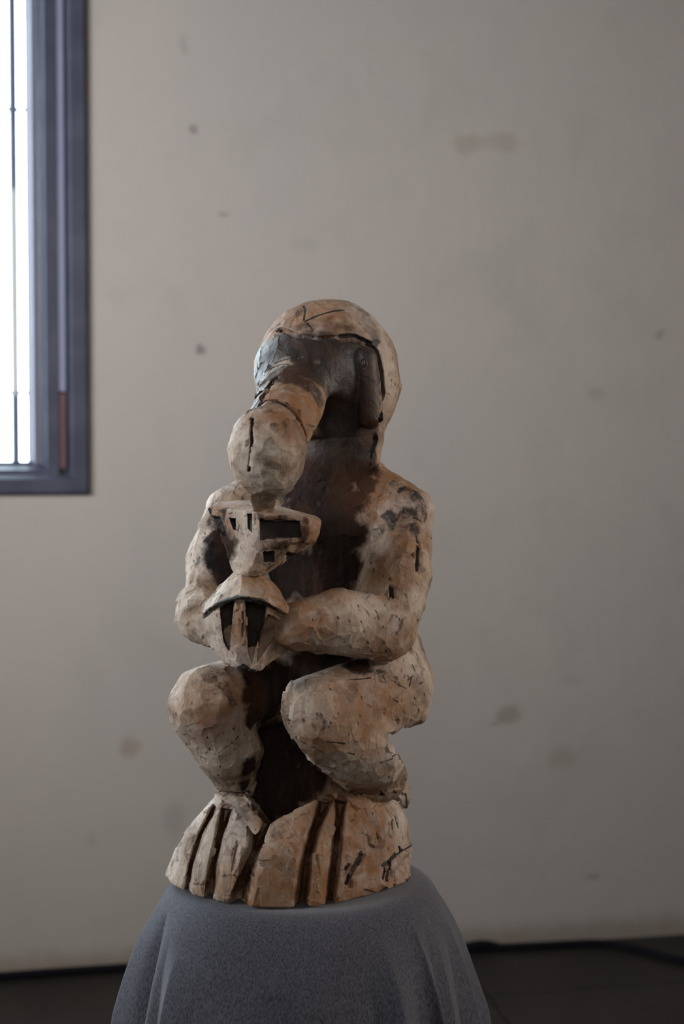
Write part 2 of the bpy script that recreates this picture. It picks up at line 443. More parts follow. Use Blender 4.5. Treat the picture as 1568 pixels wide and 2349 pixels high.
# shoulders sloping from neck
c2((830, 1085, -40), 36, (925, 1175, 10), 66, 40)
c2((640, 1120, -80), 60, (545, 1172, -60), 62, 30)
# arms (figure's left = right side of the picture)
c2((915, 1205, 10), 76, (905, 1320, 50), 82, 14)
c2((905, 1320, 50), 82, (880, 1440, 95), 76, 10)
B.add(hull([P(840, 1340, 100), P(985, 1330, 20), P(960, 1400, 60), P(885, 1523, 110), P(900, 1470, 20), P(850, 1500, 150)], 10), 14)
c2((868, 1440, 120), 78, (770, 1428, 185), 74, 12)
c2((770, 1428, 185), 72, (680, 1436, 225), 56, 14)
# far arm
c2((535, 1185, -50), 64, (495, 1290, 0), 68, 14)
c2((495, 1290, 0), 66, (480, 1370, 50), 56, 12)
c2((464, 1394, 75), 60, (466, 1415, 110), 60, 8)
c2((466, 1415, 110), 58, (545, 1452, 190), 52, 10)
# thighs and shins, picture right
c2((722, 1632, 190), 84, (880, 1600, 20), 108, 20)
e2((878, 1560, -20), (101, 118, 124), 24)
B.cut(cone(P(880, 1740, -160), P(1010, 1710, -160), 46, 56), 16)
c2((900, 1480, -70), 66, (905, 1560, -40), 88, 24)
c2((735, 1650, 180), 92, (840, 1720, 110), 92, 14)
c2((840, 1720, 100), 88, (868, 1775, 60), 66, 14)
B.add(hull([P(775, 1812, 150), P(940, 1820, 20), P(936, 1780, 0), P(900, 1700, 10), P(700, 1700, 200), P(790, 1660, 200), P(880, 1660, 60), P(860, 1812, 130), P(840, 1810, -40), P(760, 1690, 20)], 14), 16)
B.add(hull([P(880, 1805, 20), P(938, 1800, 0), P(942, 1838, 6), P(931, 1860, 10), P(905, 1812, 50), P(915, 1810, -30)], 4), 6)
# thighs and shins, picture left
c2((478, 1612, 120), 84, (640, 1575, -60), 96, 20)
c2((476, 1625, 120), 90, (525, 1720, 95), 74, 12)
c2((525, 1720, 95), 72, (540, 1800, 70), 46, 14)
B.add(hull([P(390, 1640, 110), P(430, 1722, 100), P(497, 1808, 80), P(560, 1812, 120), P(578, 1700, 130), P(575, 1620, 110), P(430, 1560, 100), P(540, 1700, 20), P(480, 1640, 200), P(520, 1540, 110)], 12), 12)
B.cut(hull([P(x, y, w) for w in (-330, 300) for x, y in ((884, 1685), (930, 1673), (975, 1648), (1030, 1630), (1030, 1802), (944, 1802), (925, 1748))], 4), 4)
# feet
B.add(hull([P(375, 2010, 16), P(378, 2026, 60), (-335, 171, 0), (-206, 248, 0), (-185, 250, 0), (-300, -120, 0), (-150, -150, 0), (-395, -60, 0), (-60, 60, 0),
            P(377, 1998, 20), P(401, 1940, 40), P(442, 1878, 50), P(500, 1815, 60), P(565, 1812, 100), P(600, 1850, 130), P(520, 1812, 0), P(612, 1880, 170), P(590, 1900, 210), P(480, 1850, 140),
            P(420, 1960, 110), P(500, 1960, 200), P(575, 1985, 250)], 10), 5)
B.add(hull([(-206, 248, 0), (-133, 258, 0), (-41, 245, 0), (53, 175, 0), (140, 92, 0), (160, -30, 0), (130, -140, 0), (-40, -150, 0), (-190, 80, 0),
            P(940, 1985, -20), P(948, 1925, 0), P(938, 1880, 10), P(920, 1832, 20), P(830, 1822, 120), P(745, 1818, 150), P(650, 1868, 190), P(615, 1885, 200), P(900, 1830, -80),
            P(590, 1960, 250), P(700, 1960, 245), P(840, 1960, 170), P(870, 1870, 130)], 12), 5)
# heel block below the foot is under-cut
B.cut(hull([P(870, 2052, 300), P(902, 1985, 300), P(960, 1945, 300), P(1010, 1940, 0), P(1010, 2090, 0), P(920, 1975, 60), P(948, 1952, -30), P(890, 2030, 127), P(935, 2050, 60)], 3), 2)
B.add(hull([P(880, 2046, 140), P(934, 2028, 84), P(940, 1990, -52), P(936, 1960, -20), P(930, 1940, 0), P(900, 1960, 60), P(860, 2000, 100), (60, -60, 0), (60, -60, 60)], 8), 3)
# hollow between the legs, throat hollow under the snout
B.cut(cone(P(615, 1570, 220), P(655, 1790, 190), 44, 60), 14)
B.cut(cone(P(655, 1790, 190), P(640, 1830, 240), 58, 40), 14)
B.cut(cone(P(650, 1530, 260), P(830, 1522, 150), 26, 18), 12)
# ---- head
RT = np.array([SD, FD, UP])
e2((742, 862, -60), (158, 150, 172), 0, RT)           # skull
c2((790, 980, -60), 92, (785, 900, -70), 108, 30)
# hood: the outer shell behind and above the face
Hd = Field((-260, -330, 640), (180, 300, 1345), HV)
Hd.add(ell(P(757, 868, -70), np.array([158, 162, 183]), RT))
Hd.add(cone(P(784, 965, -80), P(788, 900, -80), 94, 120), 30)
Hd.add(hull([P(905, 860, -60), P(903, 905, -60), P(880, 990, -60), P(866, 1040, -60), P(850, 760, -60), P(830, 880, 50), P(800, 1000, 20), P(760, 900, -200), P(770, 1040, -160)], 10), 10)
Hd.cut(ell(P(712, 950, 120), (163, 190, 187)), 4)
Hd.cut(cone(P(760, 1000, 120), P(790, 1080, 80), 90, 70), 4)
sl, _ = B.sub(Hd.lo, Hd.lo+Hd.h*(Hd.n-1))
# merge by resampling on B's own grid
gx, gy, gz = np.meshgrid(B.ax[0][sl[0]], B.ax[1][sl[1]], B.ax[2][sl[2]], indexing='ij')
hv = Hd.value(np.stack([gx, gy, gz], -1)); B.f[sl] = np.minimum(B.f[sl], hv.astype(np.float32)); del gx, gy, gz, hv
# cheek lobe by the hood, brow, muzzle block
c2((838, 825, 62), 27, (849, 955, 52), 30, 8)
B.add(ell(P(690, 850, 40), (110, 70, 80), RT), 40)
# snout
c2((690, 905, 60), 92, (665, 925, 150), 80, 30)
c2((665, 930, 150), 78, (645, 962, 235), 72, 10)
c2((645, 965, 235), 74, (632, 995, 262), 72, 3)
e2((613, 1035, 300), (88, 80, 106), 5)
B.add(hull([P(575, 1120, 320), P(560, 1090, 330), P(650, 1085, 330), P(640, 1130, 310), P(632, 1180, 262), P(580, 1178, 270), P(600, 1190, 200), P(600, 1080, 240)], 8), 10)
# throat: undercut below the snout
B.cut(ell(P(772, 985, 110), (78, 66, 74), RT), 16)

_cache = {}
def surf(px, py, flds):
    if len(flds) > 1:
        k_ = (px, py)
        if k_ not in _cache: _cache[k_] = _surf(px, py, flds)
        return _cache[k_]
    return _surf(px, py, flds)
def _surf(px, py, flds):
    d = ray(px, py); t = np.linspace(0.95, 1.75, 1200)
    pts_ = np.stack([d[0]*t/S, (Y0-d[1]*t)/S, (ZC+d[2]*t-ZB)/S], -1)
    best = None
    for F in flds:
        v_ = F.value(pts_); k_ = np.argmax(v_ < 0)
        if v_[k_] < 0 and (best is None or k_ < best): best = k_
    if best is None:                       # just past the outline: the closest point of the surface
        v_ = np.min([F.value(pts_) for F in flds], 0); k_ = int(np.argmin(v_))
        return pts_[k_] if v_[k_] < 14 else None
    return pts_[best]
def groove(F, path, r, depth=.35, k=1.5, flds=None):
    q = []
    for px, py in path:
        h_ = surf(px, py, flds or [F])
        if h_ is not None: q.append(h_)
    q = [x + np.array([0, 1, .1])*r*(1-2*depth) for x in q]
    for a, b in zip(q[:-1], q[1:]): F.cut(cone(a, b, r, r), k)
def knife(F, path, hw, depth, k=2, ext=0):          # V-shaped cut: wedge with its edge 'depth' below the surface
    hit = [surf(px, py, [F]) for px, py in path]
    hit = [h_ for h_ in hit if h_ is not None]
    if ext: hit.append(hit[-1] + (hit[-1]-hit[-2])/np.linalg.norm(hit[-1]-hit[-2])*ext)
    for a, b in zip(hit[:-1], hit[1:]):
        t = (b-a)/np.linalg.norm(b-a); vw = np.array([-.0, 1, .15]); vw = vw-t*(vw @ t); vw /= np.linalg.norm(vw); sd = np.cross(t, vw)
        a2, b2 = a-t*2, b+t*2
        F.cut(hull([a2-vw*depth, b2-vw*depth, a2+vw*14-sd*hw*1.6, a2+vw*14+sd*hw*1.6, b2+vw*14-sd*hw*1.6, b2+vw*14+sd*hw*1.6], 1), k)
# toes
for path, hw, dp in [([(490, 1852), (458, 1915), (436, 1985), (427, 2040)], 9, 28), ([(519, 1856), (500, 1930), (487, 1990), (480, 2058)], 13, 34),
                     ([(610, 1872), (588, 1940), (565, 2000), (545, 2068)], 20, 36), ([(748, 1834), (722, 1900), (703, 1970), (692, 2070)], 17, 36),
                     ([(782, 1838), (775, 1900), (768, 1970), (757, 2062)], 14, 34), ([(545, 1925), (534, 1985), (528, 2040)], 4, 7)]:
    knife(B, path, hw, dp, ext=34 if hw > 5 else 0)
# edges of the hood, the eye folds, cracks
groove(B, [(640, 756), (680, 770), (730, 777), (780, 776), (830, 784), (862, 806), (873, 850), (878, 900), (872, 960), (860, 1010), (848, 1045)], 8, .62)
groove(B, [(775, 772), (812, 772), (845, 788)], 7, .7)
groove(B, [(632, 832), (660, 824), (690, 820)], 3.5, .6)
groove(B, [(612, 852), (636, 838), (662, 836)], 3, .5)
groove(B, [(582, 920), (604, 896), (634, 868)], 6, .6)
groove(B, [(590, 935), (602, 912), (626, 880)], 5, .6)
knife(B, [(580, 962), (577, 990), (577, 1020), (575, 1050), (572, 1080)], 5, 11)
groove(B, [(572, 944), (600, 926), (636, 922), (668, 940), (690, 975), (700, 1015)], 6, .55)
groove(B, [(500, 1812), (535, 1818), (575, 1816)], 5, .5)
groove(B, [(790, 1812), (830, 1822), (870, 1820), (920, 1822)], 6, .6)
groove(B, [(957, 1256), (956, 1285), (955, 1308)], 5, .65)
groove(B, [(897, 1348), (898, 1368)], 7, .5)
groove(B, [(864, 1905), (867, 1935)], 4, .5); groove(B, [(908, 1880), (912, 1900)], 4, .6); groove(B, [(898, 1880), (899, 1900)], 3.5, .6)
groove(B, [(826, 1962), (810, 1990), (794, 2025)], 7, .5)
groove(B, [(797, 1985), (792, 1992)], 5, .6)
groove(B, [(942, 1938), (926, 1947), (908, 1959), (897, 1970), (888, 1979), (876, 1986)], 5, .55)
groove(B, [(880, 1995), (876, 2015)], 5, .7); groove(B, [(893, 1980), (890, 2000), (884, 2020)], 4.5, .7)
groove(B, [(914, 1945), (913, 1952)], 5, .7)

# ---- cup and bell held in front
CF = Field((-400, 60, 600), (40, 400, 910), 1.5)
CF.add(hull([P(477, 1163, 190), P(500, 1150, 120), P(592, 1176, 300), P(705, 1186, 275), P(735, 1196, 215), P(730, 1185, 130), P(640, 1160, 90), P(575, 1146, 90),
             P(734, 1222, 215), P(720, 1246, 210), P(480, 1180, 190), P(512, 1234, 200), P(596, 1260, 285), P(700, 1240, 262), P(650, 1262, 150), P(560, 1262, 150)], 4))
CF.add(hull([P(505, 1225, 200), P(545, 1275, 215), P(598, 1255, 282), P(700, 1245, 245), P(722, 1240, 210), P(660, 1285, 220), P(603, 1322, 230), P(537, 1322, 215), P(560, 1322, 262), P(590, 1322, 262), P(560, 1240, 130), P(680, 1250, 130), P(600, 1322, 160)], 4), 5)
def pit(F, poly, w0, w1=420):
    F.cut(hull([P(x, y, w0(x, y) if callable(w0) else w0) for x, y in poly]+[P(x, y, w1) for x, y in poly], 1.5), 1)
pit(CF, [(596, 1190), (630, 1196), (686, 1194), (690, 1232), (640, 1238), (598, 1238)], lambda x, y: 272-(x-596)*.22)
pit(CF, [(602, 1266), (628, 1264), (628, 1288), (606, 1290)], 250)
pit(CF, [(655, 1266), (682, 1266), (674, 1284), (652, 1284)], 214)
pit(CF, [(568, 1178), (578, 1178), (577, 1222), (569, 1212)], 262)
pit(CF, [(484, 1184), (508, 1188), (521, 1232), (506, 1222)], lambda x, y: 186+(x-484)*.5)
pit(CF, [(526, 1188), (540, 1190), (541, 1216), (535, 1214)], 212)
BF = Field((-400, 60, 400), (-60, 420, 770), 1.5)
BF.add(hull([P(530, 1314, 215), P(560, 1312, 250), P(604, 1320, 235), P(600, 1314, 150), P(462, 1390, 190), P(463, 1412, 200), P(500, 1384, 285), P(560, 1366, 335), P(615, 1382, 320), P(664, 1414, 262), P(666, 1392, 250), P(640, 1350, 225),
             P(560, 1380, 318), P(640, 1420, 160), P(480, 1410, 130), P(655, 1400, 200)], 6))
BF.add(hull([P(464, 1410, 190), P(500, 1384, 270), P(560, 1370, 312), P(612, 1384, 300), P(668, 1418, 245), P(680, 1440, 215), P(665, 1486, 215), P(592, 1542, 268), P(545, 1536, 270), P(515, 1526, 230), P(478, 1480, 190),
             P(640, 1450, 130), P(500, 1420, 120), P(570, 1520, 170)], 6), 2)
pit(BF, [(504, 1392), (538, 1376), (530, 1440), (526, 1494), (513, 1470)], 232)
pit(BF, [(563, 1378), (610, 1390), (606, 1420), (588, 1478), (567, 1484)], 244)
BF.cut(hull([P(612, 1404, 400), P(652, 1430, 400), P(584, 1530, 400), P(586, 1480, 400), P(612, 1406, 262), P(650, 1430, 248), P(588, 1520, 262), P(592, 1470, 252)], 2), 2)
BF.cut(hull([P(567, 1484, 400), P(587, 1480, 400), P(582, 1532, 400), P(572, 1532, 400), P(567, 1484, 262), P(587, 1480, 262), P(578, 1528, 272)], 2), 2)
BF.cut(hull([P(514, 1470, 400), P(527, 1494, 400), P(530, 1535, 400), P(514, 1475, 242), P(527, 1494, 250), P(530, 1530, 262)], 2), 2)
pit(BF, [(555, 1402), (559, 1402), (558, 1520), (555, 1520)], 285)

# ------------------------------------------------------------------ wood material and surfacing
def wood():
    g = G('carved_wood'); v = g.coord('Object')
    at = g.n('ShaderNodeAttribute', attribute_name='stain_shade'); sep = g.n('ShaderNodeSeparateColor', {0: at.outputs['Color']})
    dark, black, warm = sep.outputs[0], sep.outputs[1], sep.outputs[2]
    vg = g.n('ShaderNodeMapping', {'Vector': v, 'Scale': (1, 1, .16), 'Rotation': (.12, .1, 0)}).outputs[0]
    grain = g.noise(vg, 260, 6, .65, .4); fine = g.noise(v, 700, 3)
    blot = g.noise(v, 26, 6, .62, .7); blot2 = g.noise(v, 60, 5, .6, .4)
    c = g.mix(g.ramp(blot, .36, .60), (.185, .118, .078), (.40, .285, .20))
    c = g.mix(g.math('MULTIPLY', g.ramp(g.noise(v, 15, 4, .5, .3), .48, .64), .8), c, (.50, .415, .365))
    c = g.mix(g.math('MULTIPLY', at.outputs['Alpha'], g.ramp(g.noise(v, 34, 6, .65, .5), .34, .60)), c, (.56, .465, .38))
    c = g.mix(g.math('MULTIPLY', warm, g.ramp(blot2, .2, .65)), c, (.27, .125, .054))
    c = g.mix(g.math('MULTIPLY', g.ramp(grain, .48, .72), .45), c, (.13, .08, .06))
    c = g.mix(g.math('MULTIPLY', g.ramp(g.noise(v, 42, 9, .72, 1.4), .52, .68), .62), c, (.10, .068, .052))
    c = g.mix(g.math('MULTIPLY', g.ramp(g.noise(v, 20, 8, .7, 2.2), .57, .68), .6), c, (.14, .115, .11))
    sp = g.n('ShaderNodeTexVoronoi', {'Vector': g.n('ShaderNodeMapping', {'Vector': v, 'Scale': (1, 1, .6)}).outputs[0], 'Scale': 95.0})
    speck = g.math('MULTIPLY', g.ramp(sp.outputs['Distance'], .17, .06), g.ramp(g.noise(v, 12, 2), .45, .6))
    c = g.mix(g.math('MULTIPLY', speck, .8), c, (.03, .02, .018))
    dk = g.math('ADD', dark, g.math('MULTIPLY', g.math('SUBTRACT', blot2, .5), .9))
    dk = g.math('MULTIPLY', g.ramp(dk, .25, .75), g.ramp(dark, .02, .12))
    dc = g.mix(g.ramp(g.noise(vg, 55, 8, .75, .8), .42, .72), (.012, .007, .0065), (.055, .027, .019))  # dark varnish, deepened to paint in shade of chest and leg hollows
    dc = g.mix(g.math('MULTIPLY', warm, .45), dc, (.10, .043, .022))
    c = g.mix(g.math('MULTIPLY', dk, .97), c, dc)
    bn = g.math('MULTIPLY', g.math('SUBTRACT', g.noise(v, 75, 9, .75, .6), .5), 1.5)
    bk = g.math('MULTIPLY', g.ramp(g.math('ADD', black, bn), .42, .80), g.ramp(black, .03, .3))
    bk = g.math('MAXIMUM', bk, g.ramp(black, .93, .98))
    c = g.mix(g.math('MULTIPLY', bk, .93), c, (.011, .010, .012))
    r = g.n('ShaderNodeMapRange', {'Value': dk, 'To Min': .68, 'To Max': .49}).outputs[0]
    hz_ = g.ramp(g.n('ShaderNodeSeparateXYZ', {0: v}).outputs[2], .415, .44)      # only the head is polished
    r = g.math('ADD', r, g.math('MULTIPLY', g.math('SUBTRACT', 1.0, hz_), g.math('MULTIPLY', dk, .3)))
    r = g.math('ADD', r, g.math('MULTIPLY', g.math('SUBTRACT', blot2, .5), .3))
    h = g.math('ADD', g.math('MULTIPLY', grain, .5), g.math('ADD', g.math('MULTIPLY', fine, .25), g.math('MULTIPLY', g.noise(v, 110, 5, .6), .8)))
    return g.set(color=c, rough=r, spec=g.math('ADD', g.math('MULTIPLY', dk, g.math('SUBTRACT', g.math('MULTIPLY', hz_, .38), .22)), .28), normal=g.bump(h, .65, .0016))
M_WOOD = wood()

# painted stains and some shade of the hollows: (px, py, radius, channel, amount); looked up on the carved surface
STAIN_SHADE = []
def st(ch, am, r, *pp):
    for p in pp: STAIN_SHADE.append((p[0], p[1], p[2] if len(p) > 2 else r, ch, am))
# dark varnish of face and throat
st(0, 1, 42, (640, 800), (700, 800), (760, 800), (815, 815), (650, 850), (710, 850), (770, 850), (815, 860), (760, 910), (815, 910), (790, 960), (820, 960), (760, 960, 34), (780, 1010), (820, 1010), (735, 1030, 34), (730, 1070), (790, 1070), (835, 1060, 34), (600, 800, 26), (600, 860, 26), (625, 875, 26))
st(0, .8, 30, (832, 1000), (838, 960, 22)); st(0, .45, 26, (700, 750), (850, 760), (650, 745), (830, 715), (760, 745), (800, 750), (690, 715, 20), (850, 740))
st(0, 1, 15, (848, 790), (855, 815), (858, 840), (862, 870), (864, 900), (862, 930), (860, 960), (855, 985), (850, 1010), (844, 1035), (846, 860), (850, 900), (850, 940), (846, 970), (840, 800), (838, 830), (838, 870), (845, 1050))
st(0, 1, 20, (588, 870), (590, 900), (600, 890), (620, 880), (640, 868), (665, 868), (690, 876), (710, 888), (725, 905), (594, 850), (588, 925, 14), (640, 850), (670, 850), (604, 905, 12), (600, 830), (590, 810))
st(2, 1, 22, (860, 850), (862, 900), (858, 950), (848, 1000))
st(0, 1, 46, (700, 1120), (760, 1120), (700, 1160), (760, 1180), (805, 1150, 32), (770, 1240), (800, 1230, 36), (795, 1300, 40), (740, 1300), (700, 1330), (760, 1340), (650, 1320), (660, 1290), (690, 1110), (640, 1340, 34), (838, 1110, 22))  # chest: dark varnish with the hollow's shade painted in
st(0, 1, 34, (510, 1280), (520, 1310), (500, 1240, 26), (515, 1250))
# between the legs: dark varnish, also painting in the hollow's shade
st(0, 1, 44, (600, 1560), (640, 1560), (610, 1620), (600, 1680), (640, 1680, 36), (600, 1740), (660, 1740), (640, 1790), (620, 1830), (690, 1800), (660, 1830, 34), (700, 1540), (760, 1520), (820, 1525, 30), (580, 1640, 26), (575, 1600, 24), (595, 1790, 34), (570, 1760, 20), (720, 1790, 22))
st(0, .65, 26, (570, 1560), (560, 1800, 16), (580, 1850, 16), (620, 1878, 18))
st(2, 1, 60, (700, 900), (720, 940), (650, 900), (640, 870))
st(2, 1, 90, (700, 1960), (820, 1980), (700, 2060), (600, 2060), (780, 2040), (860, 2020), (820, 1900), (730, 2000))
st(2, .9, 60, (900, 1110), (850, 1140), (940, 1230), (900, 1300), (720, 1440), (800, 1600), (880, 1600), (820, 1660), (900, 1500), (540, 1600), (480, 1640), (700, 1380), (680, 1460))
st(2, .8, 50, (700, 1190), (720, 1220), (700, 730), (640, 740), (760, 720), (600, 1330), (640, 1380), (660, 1450), (730, 1700), (740, 1370), (500, 1200), (560, 1450))
# blackened patches
st(1, .72, 20, (955, 1150), (945, 1175, 16), (965, 1185, 14), (952, 1210, 16), (930, 1125, 12), (905, 1110, 10), (890, 1185, 12), (900, 1200, 12), (925, 1200, 14))
st(1, .7, 18, (500, 1290), (520, 1300), (480, 1260, 14), (510, 1180, 12), (495, 1150, 10))
st(1, .65, 12, (730, 1660), (520, 1590), (530, 1610), (510, 1575), (560, 1560), (480, 1560), (505, 1545), (880, 1550, 14), (905, 1560, 12), (870, 1545, 10))
st(3, .9, 44, (600, 1000), (640, 1030), (600, 1060), (640, 1090, 34), (560, 1010, 34), (430, 1400), (425, 1440), (480, 1430), (730, 1410), (800, 1410), (760, 1460), (420, 1600), (430, 1650), (480, 1570), (665, 1625), (760, 1590), (700, 1650), (870, 1300), (855, 1250), (880, 1350), (850, 1750), (800, 1740), (900, 1780), (920, 1890), (890, 1850), (500, 1365, 30), (470, 1400, 30), (610, 1370, 30), (640, 1450, 30), (480, 1470, 26), (540, 1240, 34), (560, 1200, 30), (540, 1290, 30), (980, 1250), (960, 1380), (900, 1000, 30), (895, 870, 34), (460, 1780), (470, 1720), (960, 1520), (480, 1150, 30), (440, 1250, 34), (435, 1310, 30))
st(3, .9, 40, (395, 1995), (405, 1950), (455, 1980), (470, 1920), (510, 1900), (510, 1980), (520, 2040), (620, 1930), (650, 1900), (640, 1980), (740, 1930), (460, 1870), (560, 1840))
st(2, 1, 34, (640, 950), (600, 945), (665, 985), (690, 960), (660, 920), (700, 920))
STROKE_SLIT = [(580, 966), (577, 1010), (575, 1050), (572, 1078)]
st(1, .6, 8, (610, 935), (618, 945), (668, 950), (680, 975), (630, 985), (655, 975))
# writing-like ink strokes, worm holes and cuts
STROKE = [(12, .9, STROKE_SLIT), (5, .8, [(572, 944), (600, 926), (636, 922), (668, 940), (690, 975), (700, 1015)])]
def sk(w, am, *pp): STROKE.append((w, am, pp))
sk(4.5, .92, (700, 738), (720, 728), (760, 716), (788, 712)); sk(4.5, .92, (697, 735), (700, 712), (696, 702)); sk(4, .9, (704, 742), (716, 756), (718, 772))
sk(4, .9, (618, 762), (630, 752), (642, 744)); sk(6, .9, (640, 756), (660, 768), (690, 772)); sk(4, .9, (700, 775), (740, 778), (780, 780)); sk(7, 1, (780, 772), (815, 770), (845, 786), (862, 806))
sk(4, .8, (632, 832), (660, 824), (690, 820)); sk(4, .8, (612, 852), (636, 838), (662, 836)); sk(4, .7, (735, 810), (738, 850)); sk(4, .7, (745, 800), (758, 820)); sk(9, .9, (862, 806), (873, 850), (877, 900), (872, 960), (860, 1010), (848, 1045))
sk(5, 1, (957, 1258), (956, 1285), (955, 1308)); sk(4, .9, (952, 1225), (957, 1245)); sk(8, 1, (896, 1348), (898, 1370)); sk(3, 1, (893, 1326), (894, 1329)); sk(3, 1, (988, 1233), (990, 1236))
for x, y in [(850, 1290), (856, 1305), (821, 1388), (716, 1420), (774, 1415), (884, 1490), (680, 1690), (725, 1830), (828, 1598), (825, 1640), (912, 1420), (935, 1550), (965, 1545), (950, 1600), (975, 1500), (970, 1590), (920, 1690), (890, 1780), (427, 1705), (475, 1690), (480, 1715), (505, 1755), (500, 1775), (535, 1795), (535, 1670), (406, 1635), (874, 1860), (852, 1865), (866, 1921), (760, 1795), (545, 1215), (480, 1195), (470, 1222), (445, 1285), (900, 820), (905, 850), (896, 870), (905, 880), (893, 1000), (530, 1700)]: sk(3, .95, (x, y), (x+1, y+4))
for p in [((895, 1560), (908, 1566)), ((912, 1570), (930, 1580)), ((935, 1560), (945, 1552)), ((943, 1555), (938, 1575)), ((925, 1555), (930, 1548)), ((945, 1525), (950, 1540)), ((960, 1570), (968, 1565)), ((900, 1605), (912, 1610)), ((878, 1550), (884, 1566)), ((955, 1500), (958, 1520)), ((965, 1480), (968, 1495)),
          ((492, 1730), (520, 1712), (545, 1690)), ((460, 1735), (475, 1742)), ((520, 1745), (565, 1740)), ((795, 1726), (812, 1730)), ((900, 1735), (910, 1728)), ((690, 1700), (720, 1712), (740, 1725)), ((510, 1680), (560, 1686)), ((490, 1590), (520, 1625)), ((740, 1755), (780, 1770)), ((860, 1400), (868, 1420)), ((826, 1425), (835, 1450)),
          ((545, 1318), (570, 1325)), ((612, 1325), (650, 1370)), ((520, 1415), (530, 1425)), ((490, 1370), (505, 1360)), ((870, 1750), (900, 1740)), ((660, 1640), (668, 1652)), ((720, 1590), (760, 1585)), ((800, 1560), (850, 1556)), ((750, 1700), (790, 1706))]: sk(3, .8, *p)
sk(6, .95, (942, 1938), (926, 1947), (908, 1959), (897, 1970), (888, 1979), (876, 1986)); sk(7, .85, (826, 1962), (810, 1990), (794, 2025)); sk(6, .8, (797, 1985), (792, 1992)); sk(4, .8, (898, 1880), (899, 1902)); sk(4, .8, (908, 1878), (912, 1900)); sk(6, 1, (880, 1995), (876, 2015)); sk(5, 1, (893, 1980), (884, 2020)); sk(5, 1, (914, 1942), (914, 1952)); sk(3, 1, (902, 2000), (904, 2012)); sk(4, 1, (928, 2020), (934, 2012)); sk(5, 1, (905, 2030), (912, 2040)); sk(4, .9, (870, 2045), (885, 2035)); sk(4, 1, (930, 1950), (932, 1965)); sk(3, .9, (835, 2040), (860, 2046))
sk(5, 1, (902, 1815), (930, 1822), (932, 1850)); sk(4, .9, (790, 1812), (830, 1822), (870, 1820), (920, 1820)); sk(5, .8, (505, 1815), (540, 1818), (575, 1816)); sk(7, .7, (575, 2000), (582, 2008)); sk(6, .6, (605, 1905), (612, 1900)); sk(5, .7, (541, 1970), (536, 1995)); sk(4, .6, (803, 1885), (812, 1880))
for k in range(14): sk(2, .8, (866+k*2.6, 1852-k*.9), (866.6+k*2.6, 1849.5-k*.9))      # row of tiny ink marks on the foot
st(0, .55, 22, (640, 1255), (690, 1255), (660, 1285), (700, 1225, 16), (700, 1190, 12), (620, 1300, 14))
st(1, .62, 12, (487, 1195), (497, 1215), (509, 1230, 8), (700, 1238), (640, 1185, 8), (600, 1185, 6), (650, 1262, 10))
st(1, .6, 10, (610, 1380, 7), (640, 1400, 7), (520, 1378, 7), (480, 1405, 7), (668, 1400), (560, 1535), (590, 1538))
st(1, .55, 12, (840, 1170), (860, 1230), (850, 1270), (870, 1290), (900, 1240), (930, 1190), (880, 1210), (470, 1240), (460, 1290), (470, 1320), (440, 1330), (560, 1840), (630, 1920), (640, 1900), (580, 1985))
rs = np.random.RandomState(5)

